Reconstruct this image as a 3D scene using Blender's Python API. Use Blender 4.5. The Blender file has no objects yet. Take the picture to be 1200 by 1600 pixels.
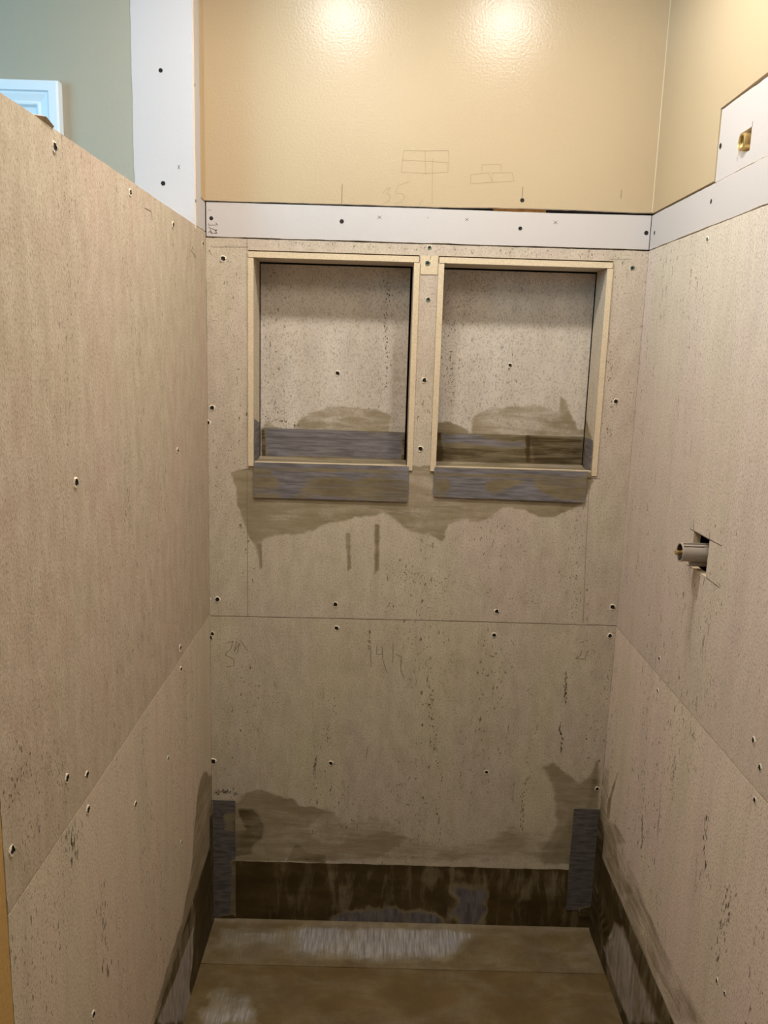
import bpy, bmesh, math, random
import numpy as np
from mathutils import Matrix, Vector

# ------------------------------------------------------------------ camera, light, exposure
scn = bpy.context.scene
W = .93                                    # clear width of the shower, metres
cam_d = bpy.data.cameras.new('camera'); cam = bpy.data.objects.new('camera', cam_d)
scn.collection.objects.link(cam); scn.camera = cam
cam_d.sensor_fit = 'VERTICAL'; cam_d.sensor_height = 36; cam_d.lens = 28.74
cam_d.clip_start = .02
_r = Vector((.99956, .000146, .029629)); _u = Vector((-.02912, .189484, .981452)); _f = Vector((.005471, .981884, -.189405))
cam.matrix_world = Matrix(((_r.x, _u.x, -_f.x, .38045), (_r.y, _u.y, -_f.y, -1.78927), (_r.z, _u.z, -_f.z, 1.37993), (0, 0, 0, 1)))

scn.view_settings.view_transform = 'Standard'; scn.view_settings.look = 'None'
scn.view_settings.gamma = 1; scn.view_settings.use_curve_mapping = False
EXPOSURE = 0.0
scn.view_settings.exposure = EXPOSURE
world = bpy.data.worlds.new('world'); scn.world = world; world.use_nodes = True
world.node_tree.nodes['Background'].inputs[0].default_value = (.95, .97, 1, 1)
world.node_tree.nodes['Background'].inputs[1].default_value = .26

BULBS = ((.249, -.50), (.665, -.50)); BULB_Z = 2.234; BULB_R = .050
BULB_COL = (1.0, .965, .91); BULB_POWER = 5.8
DAY = bpy.data.lights.new('daylight', 'AREA'); DAY.shape = 'RECTANGLE'; DAY.size = 1.0; DAY.size_y = 1.2
DAY.color = (.30, .72, 1.0); DAY.energy = 37
dayo = bpy.data.objects.new('daylight_window', DAY); scn.collection.objects.link(dayo)
dayo.location = (-1.75, -1.5, 1.75)
dayo.rotation_euler = Vector((1.3, 1.3, -.05)).to_track_quat('-Z', 'Y').to_euler()
FILL = bpy.data.lights.new('wall_fill', 'AREA'); FILL.shape = 'DISK'; FILL.size = .6  # unseen fill lamp, added to brighten the walls low down
FILL.color = (1.0, .94, .85); FILL.energy = 8.4
fillo = bpy.data.objects.new('wall_fill', FILL); scn.collection.objects.link(fillo)
fillo.location = (.24, -1.08, 2.20)
fillo.rotation_euler = Vector((.05, .0, -1)).to_track_quat('-Z', 'Y').to_euler()

# ------------------------------------------------------------------ materials
def hexc(s, q=(1, 1, 1)):
    v = [int(s[i:i+2], 16) / 255 for i in (0, 2, 4)]
    return tuple(k * (((c + .055) / 1.055) ** 2.4 if c > .04045 else c / 12.92) for c, k in zip(v, q)) + (1,)
class NT:
    def __init__(s, name):
        s.m = bpy.data.materials.new(name); s.m.use_nodes = True; s.t = s.m.node_tree
        s.b = s.t.nodes['Principled BSDF']; s.co = s.t.nodes.new('ShaderNodeNewGeometry').outputs['Position']
    def n(s, typ, **k):
        x = s.t.nodes.new(typ)
        for a, v in k.items(): setattr(x, a, v)
        return x
    def link(s, a, b): s.t.links.new(a, b)
    def put(s, sock, v):
        if hasattr(v, 'links'): s.link(v, sock)
        else: sock.default_value = v
    def map(s, scale):
        x = s.n('ShaderNodeMapping'); s.link(s.co, x.inputs[0]); x.inputs['Scale'].default_value = scale; return x.outputs[0]
    def noise(s, scale, st=(1, 1, 1), detail=3, rough=.5, dist=0):
        x = s.n('ShaderNodeTexNoise'); s.link(s.map(st), x.inputs['Vector'])
        x.inputs['Scale'].default_value = scale; x.inputs['Detail'].default_value = detail
        x.inputs['Roughness'].default_value = rough; x.inputs['Distortion'].default_value = dist
        return x.outputs['Fac']
    def ramp(s, v, lo, hi, a=0., b=1.):
        x = s.n('ShaderNodeMapRange'); x.interpolation_type = 'SMOOTHSTEP'
        s.put(x.inputs[0], v); x.inputs[1].default_value = lo; x.inputs[2].default_value = hi
        x.inputs[3].default_value = a; x.inputs[4].default_value = b; return x.outputs[0]
    def math(s, op, a, b=0.):
        x = s.n('ShaderNodeMath', operation=op); s.put(x.inputs[0], a); s.put(x.inputs[1], b); return x.outputs[0]
    def mix(s, f, a, b, blend='MIX'):
        x = s.n('ShaderNodeMix', data_type='RGBA', blend_type=blend)
        s.put(x.inputs['Factor'], f); s.put(x.inputs[6], a); s.put(x.inputs[7], b); return x.outputs[2]
    def attr(s, name):
        x = s.n('ShaderNodeAttribute', attribute_name=name); return x.outputs['Fac']
    def done(s, col, rough=.7, bump=None, dist=.001, strength=1., spec=.5):
        s.put(s.b.inputs['Base Color'], col); s.put(s.b.inputs['Roughness'], rough)
        s.b.inputs['Specular IOR Level'].default_value = spec
        if bump is not None:
            x = s.n('ShaderNodeBump'); s.link(bump, x.inputs['Height']); x.inputs['Distance'].default_value = dist
            x.inputs['Strength'].default_value = strength; s.link(x.outputs[0], s.b.inputs['Normal'])
        return s.m

def cement(name, a='C3B69E', b='C2B0A0', wall_streak=.35, pit=1., bump=.0011, k=(1, 1, 1)):
    m = NT(name)
    tint = m.noise(5, (1, 1, .35), 3, .6)
    mid = m.noise(38, (1, 1, .45), 4, .65)
    fine = m.noise(330, (1, 1, .7), 3, .6)
    streak = m.noise(26, (1, 1, .09), 4, .6)
    c = m.mix(m.ramp(tint, .38, .62), hexc(a, k), hexc(b, k))
    c = m.mix(m.ramp(streak, .38, .75, 0, wall_streak), c, hexc('A39682'))
    c = m.mix(m.ramp(mid, .30, .75, 0, .35), c, hexc('DDD0BC'))
    c = m.mix(m.ramp(fine, .46, .70, 0, .52), c, hexc('85765F'))
    reg = m.ramp(m.noise(7, (1, 1, .3), 3), .46, .60)
    pits = m.math('MULTIPLY', m.ramp(m.noise(150, (1, 1, .42), 3, .7), .60, .67), reg)
    lines = m.math('MULTIPLY', m.ramp(m.noise(60, (1, 1, .07), 4, .7), .64, .70), m.ramp(m.noise(9, (1.3, 1.3, .5), 2), .50, .62))
    wet0 = m.attr('wet_shade')
    vary = m.math('ADD', m.ramp(m.noise(34, (.3, .3, 1.8), 5, .65, .6), .3, .7, -.13, .10), m.ramp(m.noise(8, (1, 1, 1), 4, .6), .3, .7, -.12, .10))
    wet_shade = m.math('MAXIMUM', m.math('ADD', wet0, m.math('MULTIPLY', vary, m.ramp(wet0, .04, .25))), 0.)
    dry = m.ramp(wet_shade, .1, .5, 1, .12)
    pm = m.math('MULTIPLY', m.math('MAXIMUM', m.math('MULTIPLY', pits, .85 * pit), m.math('MULTIPLY', lines, .45 * pit)), dry)
    c = m.mix(pm, c, hexc('6B5F4E'))
    brush = m.noise(24, (.35, .35, 1.6), 4, .6)
    khaki = m.mix(m.ramp(brush, .3, .7), hexc('94866B'), hexc('807256'))
    olive = m.mix(m.ramp(brush, .3, .7), hexc('5A4C30'), hexc('463819'))
    c = m.mix(m.ramp(wet_shade, 0, .5, 0, .92), c, khaki); c = m.mix(m.ramp(wet_shade, .5, 1), c, olive)
    h = m.math('ADD', m.math('MULTIPLY', fine, .5), m.math('MULTIPLY', mid, .8))
    h = m.math('MULTIPLY', m.math('SUBTRACT', h, m.math('MULTIPLY', pm, .9)), m.ramp(wet_shade, .1, .6, 1, .35))
    return m.done(c, m.ramp(wet_shade, .3, 1, .85, .6), h, bump, 1, .25)
def membrane(name, st=(.25, .25, 3.), vst=None, va=.2, base='7E797A', base2='5C5757', olive=('4C3C1C', '382A0C')):
    m = NT(name)
    s1 = m.noise(60, st, 4, .6); s2 = m.noise(11, (1, 1, 1.4), 4, .6, .4); fine = m.noise(420, (1, 1, 1), 2)
    c = m.mix(m.ramp(s1, .32, .68), hexc(base2), hexc(base))
    c = m.mix(m.ramp(s2, .5, .75, 0, .45), c, hexc('8E8790'))
    wet_shade = m.math('ADD', m.attr('wet_shade'), m.ramp(m.noise(22, vst or st, 5, .65, .5), .3, .7, -va, va))
    br = m.noise(18, (.6, .6, 1.3), 4, .6)
    khaki = m.mix(m.ramp(br, .3, .7), hexc('85775A'), hexc('6A5C40'))
    ol = m.mix(m.ramp(br, .3, .7), hexc(olive[0]), hexc(olive[1]))
    c = m.mix(m.ramp(wet_shade, .12, .5, 0, .9), c, khaki); c = m.mix(m.ramp(wet_shade, .5, .9), c, ol)
    c = m.mix(m.ramp(fine, .55, .75, 0, .2), c, hexc('55503F'))
    h = m.math('ADD', s1, m.math('MULTIPLY', s2, 1.5))
    return m.done(c, .62, h, .0006, 1, .3)
def paint(name, c1, c2=None, rough=.28, bump=.0012, scale=120, spec=.5, k=(1, 1, 1)):
    m = NT(name); n1 = m.noise(scale, (1, 1, 1), 2, .5); n2 = m.noise(2.2, (1, 1, .6), 2)
    c = m.mix(m.ramp(n2, .35, .65), hexc(c1, k), hexc(c2 or c1, k))
    return m.done(c, rough, n1, bump, 1, spec)
def flat(name, c, rough=.6, metal=0, bump=None, scale=60, c2=None):
    m = NT(name); n1 = m.noise(scale, (1, 1, 1), 3)
    col = m.mix(m.ramp(n1, .35, .7), hexc(c), hexc(c2 or c)); m.b.inputs['Metallic'].default_value = metal
    return m.done(col, rough, n1 if bump else None, bump or .001)

M = {}
M['cement'] = cement('cement_board', k=(.90, .90, .90))
M['cement_lower'] = cement('cement_board_olive', 'BBAE90', 'B8A894', .4, 1.2, k=(.97, 1.0, 1.02))
M['cement_left'] = cement('cement_board_tan', 'BEAE96', 'C2AC98', .22, .55, k=(.90, .89, .89))
M['cement_right'] = cement('cement_board_pale', 'CABDA6', 'CCBBAC', .22, .8, k=(1.06, 1.06, 1.14))
M['cement_right_lower'] = cement('cement_board_right_brightened', 'CABDA6', 'CCBBAC', .22, 1., k=(1.30, 1.30, 1.38))  # pale board again, colour brightened to stand in for missing light
M['cement_left_lower'] = cement('cement_board_left_brightened', 'BEAE96', 'C2AC98', .30, .9, k=(1.2, 1.23, 1.27))  # tan board again, colour lifted to make up for weak light
M['cement_grey'] = cement('cement_board_grey', 'BDB3A0', 'B5A894', .3, .8, k=(1.12, 1.14, 1.3))
M['edge'] = flat('cut_cement_edge', 'D2BFA0', .85, 0, .0004, 260, 'C6B294')
M['jamb'] = cement('cement_board_inner', 'C4B8A2', 'C6B8A6', .2, .4, .0006)
M['gyp'] = paint('gypsum_paper', 'DCD2CC', 'D8D0CC', .8, .0002, 400, .2, k=(.74, .74, .74))
M['gyp_white'] = paint('gypsum_paper_white', 'DCDCDE', 'D6D8DA', .8, .0002, 400, .2, k=(.80, .72, .70))
M['torn'] = flat('torn_paper', 'E4D9CC', .9)
M['cream'] = paint('cream_paint', 'E3CDA6', 'DFC7A0', .28, .00034, 210, .34, k=(.61, .59, .59))
M['cream_side'] = paint('cream_paint_side', 'DFC8A2', 'DCC39C', .30, .00025, 150, k=(.64, .63, .63))
M['beige'] = paint('beige_paint', 'D9BC90', 'D6B88A', .40, .0006, 150, k=(.72, .72, .72))
M['ochre'] = paint('ochre_paint', 'C8A468', 'C09A5C', .45, .0006, 150)
M['bead'] = paint('cream_bead', 'E3CDA6', 'DFC7A0', .5, .0002, 200, k=(.70, .70, .72))
M['sage'] = paint('sage_paint', 'B4B6A0', 'B0B4A0', .6, .0004, 120, k=(.80, .69, .70))
M['white'] = flat('white_gloss_trim', 'EDF1F2', .35)
M['frame'] = flat('white_frame_paint', 'D2DEEA', .35)
M['dark'] = flat('cavity_shade', '1E1712', .95)  # near-black stands in for the shade inside gaps and cavities
M['wood'] = flat('stud_wood', 'A5763C', .8, 0, .0006, 90, '8A5E2C')
M['pencil'] = flat('pencil_line', '6C6050', .7)
M['faint'] = flat('faint_pencil', 'A08C69', .7)
M['ink'] = flat('dark_pencil', '5A4A44', .7)
M['fleck'] = flat('board_fleck', '6A5D4C', .9)
M['rim'] = flat('cement_crumb', 'DACDB8', .95, 0, .0005, 500)
M['screw'] = flat('black_screw', '17120F', .45, .3)
M['green'] = flat('green_screw', '5C6454', .5, .3)
M['brass'] = flat('brass', 'CDB074', .38, .85)
M['pipe'] = flat('grey_plastic', 'A3978A', .35)
M['inner_shade'] = flat('inner_shade_dark', '3A2C24', .8)  # dark brown stands in for shade inside the sleeve and pipe hole
M['base_strip'] = membrane('membrane_back', (1.5, 1.5, .3), None, .2, '6E6866', '504A48')
M['strip'] = membrane('membrane_horizontal')
M['side_strip'] = membrane('membrane_side', (1.2, 1.2, .35), None, .2, 'B8B0A8', '968E84', ('4E4022', '3C3014'))
M['corner'] = membrane('membrane_corner', (.4, .4, 2.5), None, .2, '66605C', '4A4440', ('4A3C20', '382C12'))
M['pan'] = membrane('membrane_floor', (4, .25, 1), (.35, .7, 1), .10, 'ACA59E', '7C746B', olive=('6A5532', '5E4A2A'))
M['grey_room'] = flat('room_plaster', 'C8BFB0', .9)
e = NT('frosted_bulb'); e.b.inputs['Emission Color'].default_value = BULB_COL + (1,)
e.b.inputs['Emission Strength'].default_value = BULB_POWER / (math.pi ** 2 * BULB_R ** 2)
M['bulb'] = e.done(hexc('FFF4E0'), .5)

# ------------------------------------------------------------------ object helpers
rng = np.random.default_rng(7); random.seed(7)
def world_pt(ax, pos, u, v, d):
    if ax == 'B': return (u, pos - d, v)         # surface facing -y
    if ax == 'L': return (pos + d, u, v)         # facing +x
    if ax == 'R': return (pos - d, u, v)         # facing -x
    if ax == 'F': return (u, v, pos + d)         # facing up
    if ax == 'D': return (u, v, pos - d)         # facing down
def link(name, verts, faces, mats, parent=None, midx=None, attrs=None, smooth=False, fix=True):
    v = np.array(verts, float); lo, hi = v.min(0), v.max(0)
    c = Vector(((lo[0] + hi[0]) / 2, (lo[1] + hi[1]) / 2, lo[2]))
    v = v - np.array(c)
    me = bpy.data.meshes.new(name); me.from_pydata(v.tolist(), [], faces)
    for m in mats: me.materials.append(M[m])
    if midx is not None: me.polygons.foreach_set('material_index', np.array(midx, dtype=np.int32))
    if attrs:
        for k, a in attrs.items():
            at = me.attributes.new(k, 'FLOAT', 'POINT'); at.data.foreach_set('value', np.array(a, dtype=np.float32))
    if fix:
        bm = bmesh.new(); bm.from_mesh(me); bmesh.ops.recalc_face_normals(bm, faces=bm.faces); bm.to_mesh(me); bm.free()
    if smooth: me.polygons.foreach_set('use_smooth', [True] * len(me.polygons))
    o = bpy.data.objects.new(name, me); scn.collection.objects.link(o)
    if parent is not None:
        o.parent = parent; c = c - parent['_w'] if False else c - Vector(WORLD[parent.name])
        WORLD[o.name] = tuple(Vector(WORLD[parent.name]) + c)
    else: WORLD[o.name] = tuple(c)
    o.location = c
    return o
WORLD = {}
def empty(name, loc):
    o = bpy.data.objects.new(name, None); o.location = loc; o.empty_display_size = .03
    scn.collection.objects.link(o); WORLD[o.name] = tuple(loc); return o
def tag(o, label=None, cat=None, group=None):
    if label: o['label'] = label
    if cat: o['category'] = cat
    if group: o['group'] = group
    return o
def struct(o): o['kind'] = 'structure'; return o

_lat = rng.random((257, 257))
def vnoise(x, y):                                   # value noise in 0..1
    xi = np.floor(x).astype(int); yi = np.floor(y).astype(int); fx = x - xi; fy = y - yi
    fx = fx * fx * (3 - 2 * fx); fy = fy * fy * (3 - 2 * fy); a = lambda i, j: _lat[(xi + i) % 257, (yi + j) % 257]
    return (a(0, 0) * (1 - fx) + a(1, 0) * fx) * (1 - fy) + (a(0, 1) * (1 - fx) + a(1, 1) * fx) * fy
def fnoise(x, y): return (vnoise(x, y) + .5 * vnoise(2.1 * x + 9, 2.1 * y) + .25 * vnoise(4.3 * x, 4.3 * y + 5) + .12 * vnoise(9 * x, 9 * y)) / 1.87
def sdist(poly, U, V):                              # signed distance, positive inside
    P = np.array(poly); n = len(P); d = np.full(U.shape, 1e9); ins = np.zeros(U.shape, bool)
    for i in range(n):
        a, b = P[i], P[(i + 1) % n]; e_ = b - a; L2 = max((e_ ** 2).sum(), 1e-12)
        t = np.clip(((U - a[0]) * e_[0] + (V - a[1]) * e_[1]) / L2, 0, 1)
        d = np.minimum(d, np.hypot(U - a[0] - t * e_[0], V - a[1] - t * e_[1]))
        if a[1] != b[1]:
            c = ((a[1] > V) != (b[1] > V)) & (U < (b[0] - a[0]) * (V - a[1]) / (b[1] - a[1]) + a[0]); ins ^= c
    return np.where(ins, d, -d)
def field(U, V, smears, base=0.):                   # smears: (polygon, value, softness, wobble)
    f = np.full(U.shape, float(base))
    for poly, val, soft, wob in smears:
        s = sdist(poly, U, V) + wob * (fnoise(U * 45 + val * 31, V * 45) - .5) * 2
        m = np.clip((s + soft) / (2 * soft), 0, 1); m = m * m * (3 - 2 * m)
        f = f * (1 - m) + val * m
    return f
def axis(lo, hi, step, cuts=()):
    ks = sorted({lo, hi, *[c for c in cuts if lo < c < hi]}); out = []
    for a, b in zip(ks[:-1], ks[1:]):
        n = max(1, round((b - a) / step)); out += list(np.linspace(a, b, n + 1)[:-1])
    return np.array(out + [hi])
def ribbon(pts, w):
    """a drawn line: quads along the polyline"""
    q = []
    for (a, b) in zip(pts[:-1], pts[1:]):
        dx, dy = b[0] - a[0], b[1] - a[1]; l = math.hypot(dx, dy) or 1; nx, ny = -dy / l * w / 2, dx / l * w / 2
        ex, ey = dx / l * w * .3, dy / l * w * .3
        q.append([(a[0] + nx - ex, a[1] + ny - ey), (b[0] + nx + ex, b[1] + ny + ey), (b[0] - nx + ex, b[1] - ny + ey), (a[0] - nx - ex, a[1] - ny - ey)])
    return q
def flecks(centre_line, n, spread, size, tall=1.8):
    out = []
    P = np.array(centre_line); seg = np.hypot(*(P[1:] - P[:-1]).T); cum = np.concatenate([[0], np.cumsum(seg)])
    for _ in range(n):
        t = random.random() * cum[-1]; i = min(np.searchsorted(cum, t) - 1 if t > 0 else 0, len(seg) - 1); k = (t - cum[i]) / seg[i]
        c = P[i] * (1 - k) + P[i + 1] * k + np.array([random.gauss(0, spread), random.gauss(0, spread * .6)])
        s = size * random.uniform(.4, 1.3); a0 = random.random() * 6
        k5 = [(c[0] + s * random.uniform(.5, 1) * math.cos(a0 + j * 1.2566), c[1] + tall * s * random.uniform(.5, 1) * math.sin(a0 + j * 1.2566)) for j in range(5)]
        out.append(k5)
    return out
def panel(name, ax, pos, u0, u1, v0, v1, t, mat, edge_mat=None, step=.004, holes=(), cut_corner=None, jit=(0, 0, 0, 0), jf=60,
          smears=(), base=0., marks=(), parent=None, wave=0., bulge=None, vlo=None, vhi=None):
    """one board: gridded face with cut outs, ragged edges, real thickness, stains and painted shade as an attribute, pencil marks"""
    cu = [h[0] for h in holes] + [h[1] for h in holes]; cv = [h[2] for h in holes] + [h[3] for h in holes]
    us = axis(u0, u1, step, cu); vs = axis(v0, v1, step, cv); nu, nv = len(us), len(vs)
    U, V = np.meshgrid(us, vs)
    U0, V0 = U.copy(), V.copy()
    if vlo or vhi:
        k = (V - v0) / (v1 - v0); lo = np.array([vlo(u) if vlo else v0 for u in us]); hi = np.array([vhi(u) if vhi else v1 for u in us])
        V = lo[None, :] * (1 - k) + hi[None, :] * k
    nse = lambda x: (fnoise(x * jf, x * 0 + pos * 7 + u0 * 13 + .3) - .5) * 2
    U[:, 0] += jit[0] * nse(V0[:, 0] + 3); U[:, -1] += jit[1] * nse(V0[:, -1] + 7)
    V[0, :] += jit[2] * nse(U0[0, :] + 11); V[-1, :] += jit[3] * nse(U0[-1, :] + 5)
    wet_shade = field(U, V, smears, base) if (len(smears) or base) else np.zeros(U.shape)
    D = np.zeros(U.shape)
    if wave: D = wave * (fnoise(U * 9, V * 9) - .5) * 2
    if bulge is not None: D = D + bulge(U, V)
    keep = np.ones((nv - 1, nu - 1), bool); cuc = (us[:-1] + us[1:]) / 2; cvc = (vs[:-1] + vs[1:]) / 2
    for h in holes: keep &= ~(((cuc > h[0]) & (cuc < h[1]))[None, :] & ((cvc > h[2]) & (cvc < h[3]))[:, None])
    verts = [world_pt(ax, pos, *x) for x in zip(U.ravel(), V.ravel(), D.ravel())]
    nb = len(verts)
    idx = np.arange(nu * nv).reshape(nv, nu); faces = []; mi = []; edges = {}
    for j in range(nv - 1):
        for i in range(nu - 1):
            if keep[j, i]:
                f = (idx[j, i], idx[j, i + 1], idx[j + 1, i + 1], idx[j + 1, i])
                faces.append([int(x) for x in f]); mi.append(0)
    # boundary edges extruded back by the thickness
    def K(j, i): return 0 <= j < nv - 1 and 0 <= i < nu - 1 and keep[j, i]
    be = []
    for j in range(nv):
        for i in range(nu):
            if i < nu - 1 and K(j, i) != K(j - 1, i): be.append((idx[j, i], idx[j, i + 1]) if K(j, i) else (idx[j, i + 1], idx[j, i]))
            if j < nv - 1 and K(j, i) != K(j, i - 1): be.append((idx[j + 1, i], idx[j, i]) if K(j, i) else (idx[j, i], idx[j + 1, i]))
    used = {}; wl = list(wet_shade.ravel()); Ur, Vr = U.ravel(), V.ravel(); Dr = D.ravel()
    def back(i):
        i = int(i)
        if i not in used:
            used[i] = len(verts); verts.append(world_pt(ax, pos, Ur[i], Vr[i], -t + (Dr[i] if t < .004 else 0))); wl.append(wl[i])
        return used[i]
    for a, b in be: faces.append([int(b), int(a), back(a), back(b)]); mi.append(1)
    # plain back face
    if t < .004:                                         # thin sheets: the back follows the front
        for j in range(nv - 1):
            for i in range(nu - 1):
                faces.append([back(idx[j, i]), back(idx[j + 1, i]), back(idx[j + 1, i + 1]), back(idx[j, i + 1])]); mi.append(1)
    elif not holes:
        loop = [back(x) for x in list(idx[0, :]) + list(idx[1:, -1]) + list(idx[-1, -2::-1]) + list(idx[-2:0:-1, 0])]
        faces.append(loop[::-1]); mi.append(1)
    mats = [mat, edge_mat or mat]
    for (polys, mk, lift) in marks:
        if mk not in mats: mats.append(mk)
        k = mats.index(mk) if mk != mats[0] else 0
        for p in polys:
            s = len(verts)
            for (a, b) in p: verts.append(world_pt(ax, pos, a, b, lift)); wl.append(0)
            faces.append(list(range(s, s + len(p)))); mi.append(k)
    o = link(name, verts, faces, mats, parent, mi, {'wet_shade': wl}, fix=False)
    me = o.data                                          # face direction: flip the front if it looks inwards
    nrm = {'B': (0, -1, 0), 'L': (1, 0, 0), 'R': (-1, 0, 0), 'F': (0, 0, 1), 'D': (0, 0, -1)}[ax]
    if me.polygons[0].normal.dot(Vector(nrm)) < 0: me.flip_normals()
    return o
def prism(name, pts3, off, mat, parent=None):
    """polygon given as 3D points, extruded by the vector off"""
    n = len(pts3); off = Vector(off); vs = [tuple(p) for p in pts3] + [tuple(Vector(p) + off) for p in pts3]
    fs = [list(range(n)), list(range(2 * n - 1, n - 1, -1))] + [[i, (i + 1) % n, n + (i + 1) % n, n + i] for i in range(n)]
    return link(name, vs, fs, [mat], parent, None, {'wet_shade': [0.] * len(vs)})
def box(name, x0, x1, y0, y1, z0, z1, mat, parent=None):
    return prism(name, [(x0, y0, z0), (x1, y0, z0), (x1, y1, z0), (x0, y1, z0)], (0, 0, z1 - z0), mat, parent)

# screws: crater of crumbs around a sunk dark head
def screw_mesh(kind, seed, r):
    rr = random.Random(seed); n = 16; prof = []
    if kind == 'gyp': prof = [(1.05, .00005, 0), (1.0, .0003, 1), (.72, .00035, 1), (.60, .00012, 1), (.22, .00012, 1), (0, .00012, 1)]
    elif kind == 'green': prof = [(1.35, .0000, 0), (1.15, .0010, 0), (1.02, .0006, 2), (.80, .0007, 2), (.62, .0004, 2), (.34, .0002, 1), (0, .0002, 1)]
    else: prof = [(1.75, .0000, 0), (1.38, .0011, 0), (1.18, .0014, 0), (1.02, .0007, 1), (.7, .0004, 1), (0, .0003, 1)]
    vs, fs, mi = [], [], []
    for (k, h, m_) in prof[:-1]:
        for i in range(n):
            a = 2 * math.pi * i / n; w = 1 + (rr.uniform(-.16, .22) if k > 1.1 else rr.uniform(-.05, .05)); hh = h * (rr.uniform(.5, 1.5) if m_ == 0 and h > 0 else 1)
            if kind == 'crumb' and k > 1.1 and math.sin(a) < -.5: w *= 1.12
            vs.append((r * k * w * math.cos(a), r * k * w * math.sin(a), hh))
    vs.append((0, 0, prof[-1][1]))
    for j in range(len(prof) - 2):
        for i in range(n): fs.append([j * n + i, j * n + (i + 1) % n, (j + 1) * n + (i + 1) % n, (j + 1) * n + i]); mi.append(prof[j + 1][2])
    b = (len(prof) - 2) * n
    for i in range(n): fs.append([b + i, b + (i + 1) % n, len(vs) - 1]); mi.append(1)
    if kind == 'crumb':                                  # burr of board hanging under the hole
        for _ in range(3):
            s = len(vs); cx = rr.uniform(-.6, .6) * r; cy = -r * rr.uniform(1.5, 2.1); q = r * rr.uniform(.25, .5)
            for i in range(6): vs.append((cx + q * math.cos(i) * rr.uniform(.7, 1.2), cy + q * math.sin(i), .0003))
            vs.append((cx, cy, .0018))
            for i in range(6): fs.append([s + i, s + (i + 1) % 6, s + 6]); mi.append(0)
    me = bpy.data.meshes.new('screw'); me.from_pydata(vs, [], fs)
    for m in (('gyp', 'screw', 'screw') if kind == 'gyp' else ('rim', 'screw', 'green')): me.materials.append(M[m])
    me.polygons.foreach_set('material_index', mi); return me
SC = {k: [screw_mesh(k, s, r) for s in range(5)] for k, r in (('crumb', .0035), ('green', .0040), ('gyp', .0042))}
def screws(parent, ax, pos, pts, kind='crumb', scale=1., n0=0):
    R_ = {'B': Matrix(((1, 0, 0), (0, 0, -1), (0, 1, 0))), 'L': Matrix(((0, 0, 1), (1, 0, 0), (0, 1, 0))), 'R': Matrix(((0, 0, -1), (-1, 0, 0), (0, 1, 0)))}[ax]
    for i, (u, v) in enumerate(pts):
        o = bpy.data.objects.new('screw', SC[kind][(i + n0) % 5]); scn.collection.objects.link(o); o.parent = parent
        o.matrix_parent_inverse = Matrix.Identity(4)
        loc = Vector(world_pt(ax, pos, u, v, .0)) - Vector(WORLD[parent.name])
        k = scale * random.uniform(.9, 1.12)
        o.matrix_local = Matrix.Translation(loc) @ (R_.to_4x4() @ Matrix.Scale(k, 4))

# ------------------------------------------------------------------ the room shell
Z_TOP, Z_BAND, Z_SEAM = 1.684, 1.612, .785
CEIL = 2.24
def plines(*groups): return [q for pts, w in groups for q in ribbon(pts, w)]
faint = plines(
    ([(0.4087,1.7920),(0.4508,1.7921),(0.4994,1.7947),(0.5031,1.7713),(0.4067,1.7734),(0.4049,1.7498),(0.4538,1.7487),(0.5013,1.7526),(0.5004,1.7713)], .0010),
    ([(0.4087,1.7920),(0.4068,1.7710)], .001), ([(0.4522,1.7921),(0.4552,1.7488)], .001),
    ([(0.4685,1.7777),(0.4708,1.6903)], .0011),
    ([(0.5712,1.7547),(0.5705,1.7696),(0.6100,1.7708),(0.6108,1.7571)], .001), ([(0.5490,1.7491),(0.5845,1.7539),(0.5935,1.7354),(0.5486,1.7316),(0.5490,1.7491)], .001),
    ([(0.5924,1.7541),(0.6334,1.7553),(0.6383,1.7392),(0.5935,1.7354),(0.5924,1.7541)], .001),
    ([(0.3678,1.7074),(0.3755,1.7164),(0.3834,1.7191),(0.3758,1.7076),(0.3839,1.7041),(0.3816,1.6927),(0.3724,1.6886)], .0009), ([(0.4227,1.7316),(0.3992,1.7234),(0.3944,1.7082),(0.4089,1.7086),(0.4132,1.6999),(0.4069,1.6909),(0.3937,1.6880)], .0009),
    ([(0.4430,1.6857),(0.4519,1.6973)], .0009))
dk = plines(([(0.2839,1.7225),(0.2832,1.6923),(0.2835,1.6797)], .0012), ([(0.6575,1.7285),(0.6574,1.7084)], .0012), ([(0.8620,1.7283),(0.8620,1.7119)], .0011))
wb = struct(panel('wall_back', 'B', 0, -.0, W, Z_TOP, CEIL, .0127, 'cream', 'torn', .006, jit=(0, 0, .0012, 0), jf=35,
     vlo=lambda u: Z_TOP - .001 + .0022 * u / W + .0026 * max(0, 1 - abs(u - .72) / .22), marks=[(faint, 'faint', .0003), (dk, 'pencil', .0003)]))
screws(wb, 'B', 0, [(0.6578,1.7021)], 'gyp')
# studs behind the boards; near-black backing paints the cavity's shade
fr = struct(box('wall_back_shade', -.12, W + .1, .135, .15, -.02, CEIL, 'dark'))
for (a, b) in ((.052, .0915), (.4515, .4895), (.857, .895)): box('stud', a, b, .0129, .10, 1.10, 1.60, 'wood', fr)
box('gap_shade', .0, W, .0129, .05, 1.5995, 1.72, 'dark', fr)  # near-black box painting the shade in the gap below the cream paint
box('plate', .60, .71, .0100, .0128, 1.68, 1.695, 'wood', fr)
wr = struct(prism('wall_right', [(W, 0.012, 1.684), (W, -.3255, 1.684), (W, -.3225, 1.799), (W, -.60, 1.804), (W, -3.2, 1.806), (W, -3.2, CEIL), (W, 0.012, CEIL)][::-1], (.0127, 0, 0), 'cream_side'))
struct(box('wall_right_shade', W + .085, W + .10, -3.2, .13, -.02, CEIL, 'dark'))  # near-black sheet painting the darkness inside the wall cavity
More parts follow.
